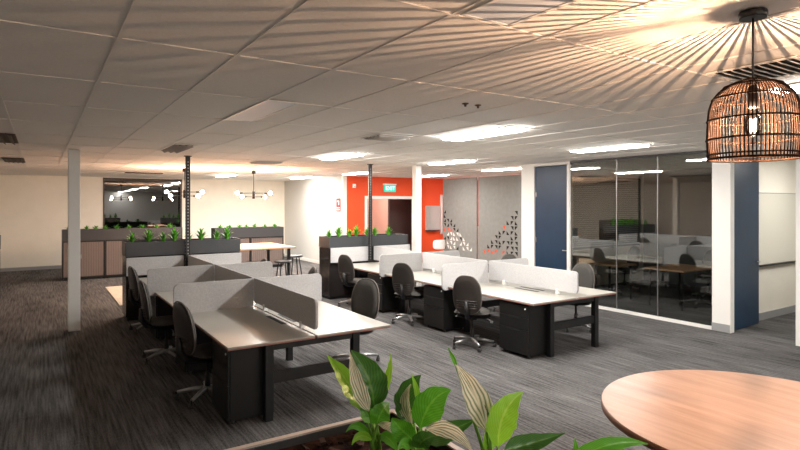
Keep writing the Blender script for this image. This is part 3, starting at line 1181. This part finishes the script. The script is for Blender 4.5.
rnd = random.Random(5)
c1, c2 = [], []
for j in range(9):
    z = 1.70 - j * .142
    for i in range(11):
        if i <= j * 1.08 + .3 and i < 9 and rnd.random() < .93:
            m = 'felt_dark'
            if j > 4 and i > 0:
                m = 'white_paint' if rnd.random() < .85 else 'felt_dark'
            if j == 4 and i < 3:
                m = 'orange_paint'
            c1.append((14.13 - i * .16, z, (1, 2)[(i + j) % 2] if rnd.random() < .8 else 0, m))
        if i <= j * .98 + .3 and i < 9 and rnd.random() < .93:
            m = 'felt_dark'
            if (j == 8 and i > 2) or (j == 3 and i in (2, 3)):
                m = 'orange_paint'
            c2.append((10.93 + i * .16, z, (0, 3)[(i + j) % 2] if rnd.random() < .8 else 2, m))
hang_panel('grey felt panel with triangle cut-outs hanging at left next to the orange wall', 14.23, 12.575, c1, 0)
hang_panel('grey felt panel with triangle cut-outs hanging at right next to the white wall end', 12.505, 10.73, c2, 0)
t = thing('kitchen_counter', 'white counter seen through the gap between the hanging panels', 'counter', (12.2, 9.2, 0))
MB().box(.02, .02, 0, .6, 4.9, 1.15, 'white_paint').build('base', t, .003)
MB().box(0, 0, 1.151, .62, 4.92, 1.19, 'white_plastic').build('worktop', t, .003)
def cup_stack(label, x, y, z0, n):
    t = thing('white_bucket_chair', label, 'chair', (x, y, 0))
    mb = MB()
    pad(mb, .50, .30, .05, 'white_plastic', bend=1.2, e=4.5)
    mb.build('backrest', t, 0, 2, Matrix.Translation((0, 0, .66)))
    mb = MB()
    pad(mb, .44, .42, .05, 'white_plastic', e=3)
    mb.build('seat', t, 0, 2, Matrix.Translation((0, -.22, .44)) @ Matrix.Rotation(-PI / 2, 4, 'X'))
    for sx in (-1, 1):
        for sy in (-.4, -.04):
            MB().tube([(sx * .15, sy, .425), (sx * .2, sy * 1.1, 0)], .013, 'steel', 8).build('leg', t)
cup_stack('white bucket-backed chair beside the left hanging panel', 10.65, 13.9, 0, 1)

# ================================================================== MEETING ROOMS
for (lab, x0, y0, lx, ly) in (('small timber table behind the glass wall, the left one', 9.55, 6.72, .62, .66),
                              ('timber table behind the glass wall, the right one', 9.75, 5.50, 1.2, .80)):
    t = thing('meeting_table', lab, 'table', (x0, y0, 0), 0, 'timber tables behind the glass')
    MB().box(0, 0, .70, lx, ly, .73, 'bench_timber').build('tabletop', t, .003)
    for x in (.08, lx - .08):
        for y in (.08, ly - .08):
            MB().tube([(x, y, .699), (x, y, 0)], .022, 'black_paint', 10).build('leg', t)
chair('task chair behind the glass beside the small left timber table', 11.2, 7.45, W_ - .3)
chair('task chair behind the glass at the right end of the right timber table', 11.75, 6.0, W_ + .1)
t = thing('whiteboard', 'wall whiteboard with a dark tray in the room beyond the open blue door', 'whiteboard', (10.0, 4.4, .93))
MB().box(0, -.02, .0, 2.6, -.002, 1.2, 'whiteboard').build('board', t, .002)
MB().box(0, -.06, -.025, 2.6, -.002, -.002, 'dark_metal').build('tray', t)
MB().box(-.01, -.024, 1.201, 2.61, -.002, 1.212, 'skirting').build('top_rail', t)

# ================================================================== FOREGROUND: TABLE, PENDANT, PLANTER
t = thing('round_table', 'round timber high table at the lower right corner', 'table', (2.575, 1.10, 0))
R = .655
MB().lathe([(R - .012, 1.018), (R, 1.022), (R, 1.044), (R - .004, 1.0475)], (0, 0, 0), 'table_edge', 96).build('edge_band', t)
MB().lathe([(R - .004, 1.0478), (R - .004, 1.05)], (0, 0, 0), 'table_timber', 96).build('tabletop', t)
MB().lathe([(.12, 1.0), (.12, 1.017)], (0, 0, 0), 'black_paint', 24).lathe([(.04, .03), (.04, 1.0)], (0, 0, 0), 'black_paint', 20).build('pedestal', t)
MB().lathe([(.32, 0), (.32, .015), (.06, .03)], (0, 0, 0), 'black_paint', 40).build('base', t)

PX, PY = 2.60, 1.16
t = thing('pendant_lamp', 'dome rattan pendant lamp hanging over the round table', 'pendant lamp', (PX, PY, H))
MB().lathe([(.053, -.0065), (.056, -.012), (.056, -.034), (.052, -.038)], (0, 0, 0), 'black_paint', 32).build('ceiling_rose', t)
MB().tube([(0, 0, -.038), (0, 0, -.42)], .0045, 'black_paint', 8).build('cord', t)
ZB, ZT = 2.148 - H, 2.488 - H


def shade_r(z):                                   # radius of the dome at height 0..1
    h_ = z * (ZT - ZB)
    if h_ < .19:
        return .172 + .005 * math.sin(h_ / .19 * PI)
    q = (h_ - .19) / (ZT - ZB - .19)
    return .032 + .14 * math.sqrt(max(0, 1 - q ** 2.1))


mb = MB()
NS = 76
zz = [i / 9 * .53 for i in range(7)] + [.36, .45, .54, .63, .71, .78, .84, .89, .93, .965, .985, 1.0]
zz = sorted(set([0, .12, .25, .38, .5, .58, .66, .74, .81, .87, .92, .96, .985, 1.0]))
for k in range(NS):
    a = 2 * PI * k / NS + .005 * math.sin(k * 5.1)
    pts = [(shade_r(q) * math.cos(a), shade_r(q) * math.sin(a), ZB + q * (ZT - ZB)) for q in zz]
    mb.tube(pts, .0027, 'rattan', 5)
mb.build('lamp_shade', t)
mb = MB()
for q, rr in ((.0, .0055), (.055, .004), (.25, .0045), (.5, .0045), (.78, .004), (.93, .004), (1.0, .009)):
    ra = shade_r(q) + .002
    mb.tube([(ra * math.cos(2 * PI * j / 48), ra * math.sin(2 * PI * j / 48), ZB + q * (ZT - ZB)) for j in range(49)], rr, 'rattan', 6)
mb.build('hoops', t)
MB().lathe([(.014, ZT - .02), (.022, ZT - .04), (.022, ZT - .115), (.017, ZT - .12)], (0, 0, 0), 'black_paint', 16).build('socket', t)
b = MB().lathe([(.015, ZT - .11), (.02, ZT - .13), (.031, ZT - .18), (.032, ZT - .21), (.024, ZT - .235), (.002, ZT - .245)], (0, 0, 0), 'bulb_glass', 18).build('bulb', t)
mb = MB()
for k in range(4):
    c, q = math.cos(k * PI / 2 + .4) * .008, math.sin(k * PI / 2 + .4) * .008
    mb.tube([(c, q, ZT - .222), (c * 1.3, q * 1.3, ZT - .168)], .0012, 'filament', 5)
mb.build('filament', b)
for dz in (-.026, -.013, 0, .013, .026):           # the upright filament
    pl = bpy.data.objects.new('bulb_light', bpy.data.lights.new('bulb_light', 'POINT'))
    COL.objects.link(pl)
    pl.parent = t
    pl.location = (0, 0, ZT - .195 + dz)
    pl.data.energy = PENDANT_WATTS / 5
    pl.data.color = (1.0, .66, .45)
    pl.data.shadow_soft_size = .0012

# planter right in front of the camera
RIMZ = 1.26
PXR, PYB, PYF = .985, 1.545, 1.02
t = thing('planter_cabinet', 'dark planter cabinet with peace lilies right in front of the camera', 'planter', (0, 0, 0), 0, 'charcoal planter cabinets')
mb = MB()
th = .014
mb.box(-1.2, PYB - th, 1.0, PXR, PYB, RIMZ, 'charcoal').box(-1.2, PYF, 1.0, PXR, PYF + th, RIMZ, 'charcoal')
mb.box(PXR - th, PYF + th, 1.0, PXR, PYB - th, RIMZ, 'charcoal').box(-1.2, PYF + th, 1.0, -1.2 + th, PYB - th, RIMZ, 'charcoal')
mb.build('planter_trough', t, .003)
mb = MB()
mb.box(-1.202, PYB - th - .003, RIMZ + .0005, PXR + .002, PYB + .002, RIMZ + .006, 'rim_grey').box(-1.202, PYF - .002, RIMZ + .0005, PXR + .002, PYF + th + .003, RIMZ + .006, 'rim_grey')
mb.box(PXR - th - .003, PYF + th + .004, RIMZ + .0005, PXR + .002, PYB - th - .004, RIMZ + .006, 'rim_grey')
mb.build('rim', t)
MB().box(-1.19, PYF + .01, .05, PXR - .01, PYB - .01, .995, 'charcoal_gloss').box(-1.15, PYF + .04, 0, PXR - .04, PYB - .04, .05, 'black_paint').build('cabinet_body', t, .003)
SOILZ = 1.235
MB().box(-1.2 + th, PYF + th, 1.0, PXR - th, PYB - th, SOILZ, 'soil').build('soil', t)
mb = MB()
rnd = random.Random(3)
for i in range(420):
    M = Matrix.Translation((rnd.uniform(-.1, PXR - .05), rnd.uniform(PYF + .05, PYB - .05), SOILZ + rnd.uniform(0, .012))) @ Matrix.Rotation(rnd.uniform(0, 6), 4, 'Z') @ Matrix.Rotation(rnd.uniform(-.5, .5), 4, 'X')
    s = rnd.uniform(.006, .018)
    mb.box(-s, -s * .45, -.003, s, s * .45, .003, rnd.choice(['bark', 'soil', 'soil', 'bark']), M)
o = mb.build('mulch', t)
o['kind'] = 'stuff'

FW = Vector((math.sin(YAW), math.cos(YAW), 0))
RT = Vector((math.cos(YAW), -math.sin(YAW), 0))


def at(px, py, d):
    """a point of the room at distance d in front of the lens"""
    return FW * d + RT * ((px - 400) / FPX * d) + Vector((0, 0, EYE - (py - HOR) / FPX * d))


def lily(label, base, leaves, stems):
    b = at(*base)
    b.z = SOILZ
    t = thing('peace_lily', label, 'plant', tuple(b), 0, 'peace lilies in the front planter')
    for (bp, mid, tip, wpx, m, face, fold) in leaves:
        A, B, C = at(*bp), at(*mid), at(*tip)
        wd = wpx / FPX * bp[2]
        mb = MB()
        # blade along a quadratic curve through mid
        Q = B * 2 - (A + C) * .5
        n = 14
        us = (-1, -.7, -.35, 0, .35, .7, 1)
        k0 = 0
        toCam = (Vector((0, 0, EYE)) - B).normalized()
        nrm = (toCam * math.cos(face) + RT * math.sin(face)).normalized()
        for i in range(n + 1):
            s = i / n
            c = A * (1 - s) ** 2 + Q * 2 * s * (1 - s) + C * s * s
            tg = ((Q - A) * (1 - s) + (C - Q) * s).normalized()
            sd = tg.cross(nrm).normalized()
            up = sd.cross(tg).normalized()
            f = (math.sin(PI * s ** .8) ** .9) * (1 - .25 * s) * 1.12 if s < 1 else 0
            hw = max(wd / 2 * f, .0012)
            wob = .05 * math.sin(i * 1.9 + wpx)
            for u in us:
                p = c + sd * hw * u + up * (abs(u) * hw * fold + hw * .10 * math.sin(i * 2.1 + u * 3)) + sd * hw * wob * abs(u)
                mb.v.append(tuple(p - b))
                mb.uv[len(mb.v) - 1] = ((u + 1) / 2, s)
        for i in range(n):
            for j in range(6):
                a = i * 7 + j
                mb.f.append([a, a + 1, a + 8, a + 7]); mb.m.append(mb.mi(m)); mb.sm.append(True)
        # stalk down to the crown
        end = Vector((random.uniform(-.02, .02), random.uniform(-.02, .02), 0))
        a0 = A - b
        mb.tube([end, end * .6 + a0 * .4 + Vector((0, 0, .01)), a0], [.0055, .0045, .003], 'stem_green', 6)
        for i in range(len(mb.v)):
            mb.uv.setdefault(i, (.25, .5))
        mb.build('leaf', t)


dA, dB, dC = 1.56, 1.46, 1.36
lily('peace lily at the left of the front planter with a two-tone upright leaf', (376, 455, dA), [
    ((364, 411, dA), (350, 386, dA + .02), (327, 355, dA + .04), 24, 'leaf_bright', .5, .5),
    ((374, 409, dA - .03), (368, 378, dA - .03), (351, 350, dA - .02), 34, 'leaf_dark', .25, .25),
    ((369, 411, dA - .06), (358, 385, dA - .075), (350, 352, dA - .05), 15, 'leaf_striped', -.1, .2),
    ((382, 398, dA + .03), (389, 376, dA + .03), (391, 353, dA + .03), 9, 'leaf_bright', -.6, .3),
    ((377, 424, dA - .05), (381, 413, dA - .06), (389, 402, dA - .02), 21, 'leaf_green', .2, .2),
    ((374, 422, dA), (366, 412, dA), (362, 402, dA), 16, 'leaf_green', .4, .3),
    ((370, 436, dA), (357, 426, dA - .02), (346, 432, dA - .04), 8, 'leaf_green', 0, .3),
    ((372, 440, dA - .03), (360, 436, dA - .06), (352, 445, dA - .08), 9, 'leaf_bright', 0, .3),
    ((378, 424, dA - .05), (394, 430, dA - .1), (409, 449, dA - .14), 8, 'leaf_striped', .2, .3),
    ((381, 434, dA - .02), (390, 440, dA - .05), (398, 452, dA - .06), 12, 'leaf_green', .3, .3)], 0)
lily('peace lily in the middle of the front planter with a broad glossy leaf', (416, 462, dB), [
    ((418, 404, dB), (416, 390, dB), (411, 373, dB), 7, 'leaf_bright', .5, .4),
    ((414, 424, dB + .03), (408, 396, dB + .04), (421, 375, dB + .05), 30, 'leaf_dark', .3, .2),
    ((412, 424, dB + .02), (405, 404, dB + .025), (411, 384, dB + .03), 12, 'leaf_striped', -.3, .3),
    ((420, 428, dB - .03), (432, 402, dB - .05), (451, 390, dB - .05), 31, 'leaf_green', .15, .22),
    ((424, 440, dB), (446, 432, dB + .03), (477, 419, dB + .04), 22, 'leaf_dark', 0, .3),
    ((426, 429, dB - .04), (452, 432, dB - .08), (474, 454, dB - .12), 15, 'leaf_striped', .1, .25),
    ((413, 440, dB - .04), (400, 428, dB - .06), (392, 418, dB - .06), 22, 'leaf_green', -.2, .3),
    ((418, 448, dB - .08), (424, 440, dB - .1), (436, 436, dB - .1), 20, 'leaf_dark', .2, .3),
    ((412, 448, dB - .08), (404, 444, dB - .1), (398, 450, dB - .12), 12, 'leaf_green', .2, .3)], 0)
lily('peace lily at the right of the front planter with a tall cream-striped leaf', (494, 478, dC), [
    ((487, 432, dC), (476, 398, dC + .02), (455, 363, dC + .04), 26, 'leaf_striped', .1, .3),
    ((456, 366, dC + .04), (453, 358, dC + .04), (448, 348, dC + .05), 4.5, 'leaf_green', 0, .3),
    ((490, 436, dC - .02), (490, 414, dC + .01), (479, 392, dC + .03), 12, 'leaf_dark', .7, .3),
    ((498, 447, dC - .02), (504, 414, dC - .02), (523, 392, dC), 29, 'leaf_bright', .2, .25),
    ((490, 452, dC), (488, 440, dC), (486, 428, dC), 14, 'leaf_bright', .4, .3),
    ((504, 450, dC - .02), (528, 444, dC), (565, 433, dC + .02), 20, 'leaf_dark', 0, .35),
    ((512, 452, dC + .04), (516, 442, dC + .04), (522, 436, dC + .05), 12, 'leaf_dark', 0, .3),
    ((577, 460, dC - .1), (576, 450, dC - .1), (575, 438, dC - .1), 7, 'leaf_green', .2, .3),
    ((560, 470, dC - .12), (605, 446, dC - .12), (648, 444, dC - .1), 16, 'leaf_green', 0, .3)], 0)
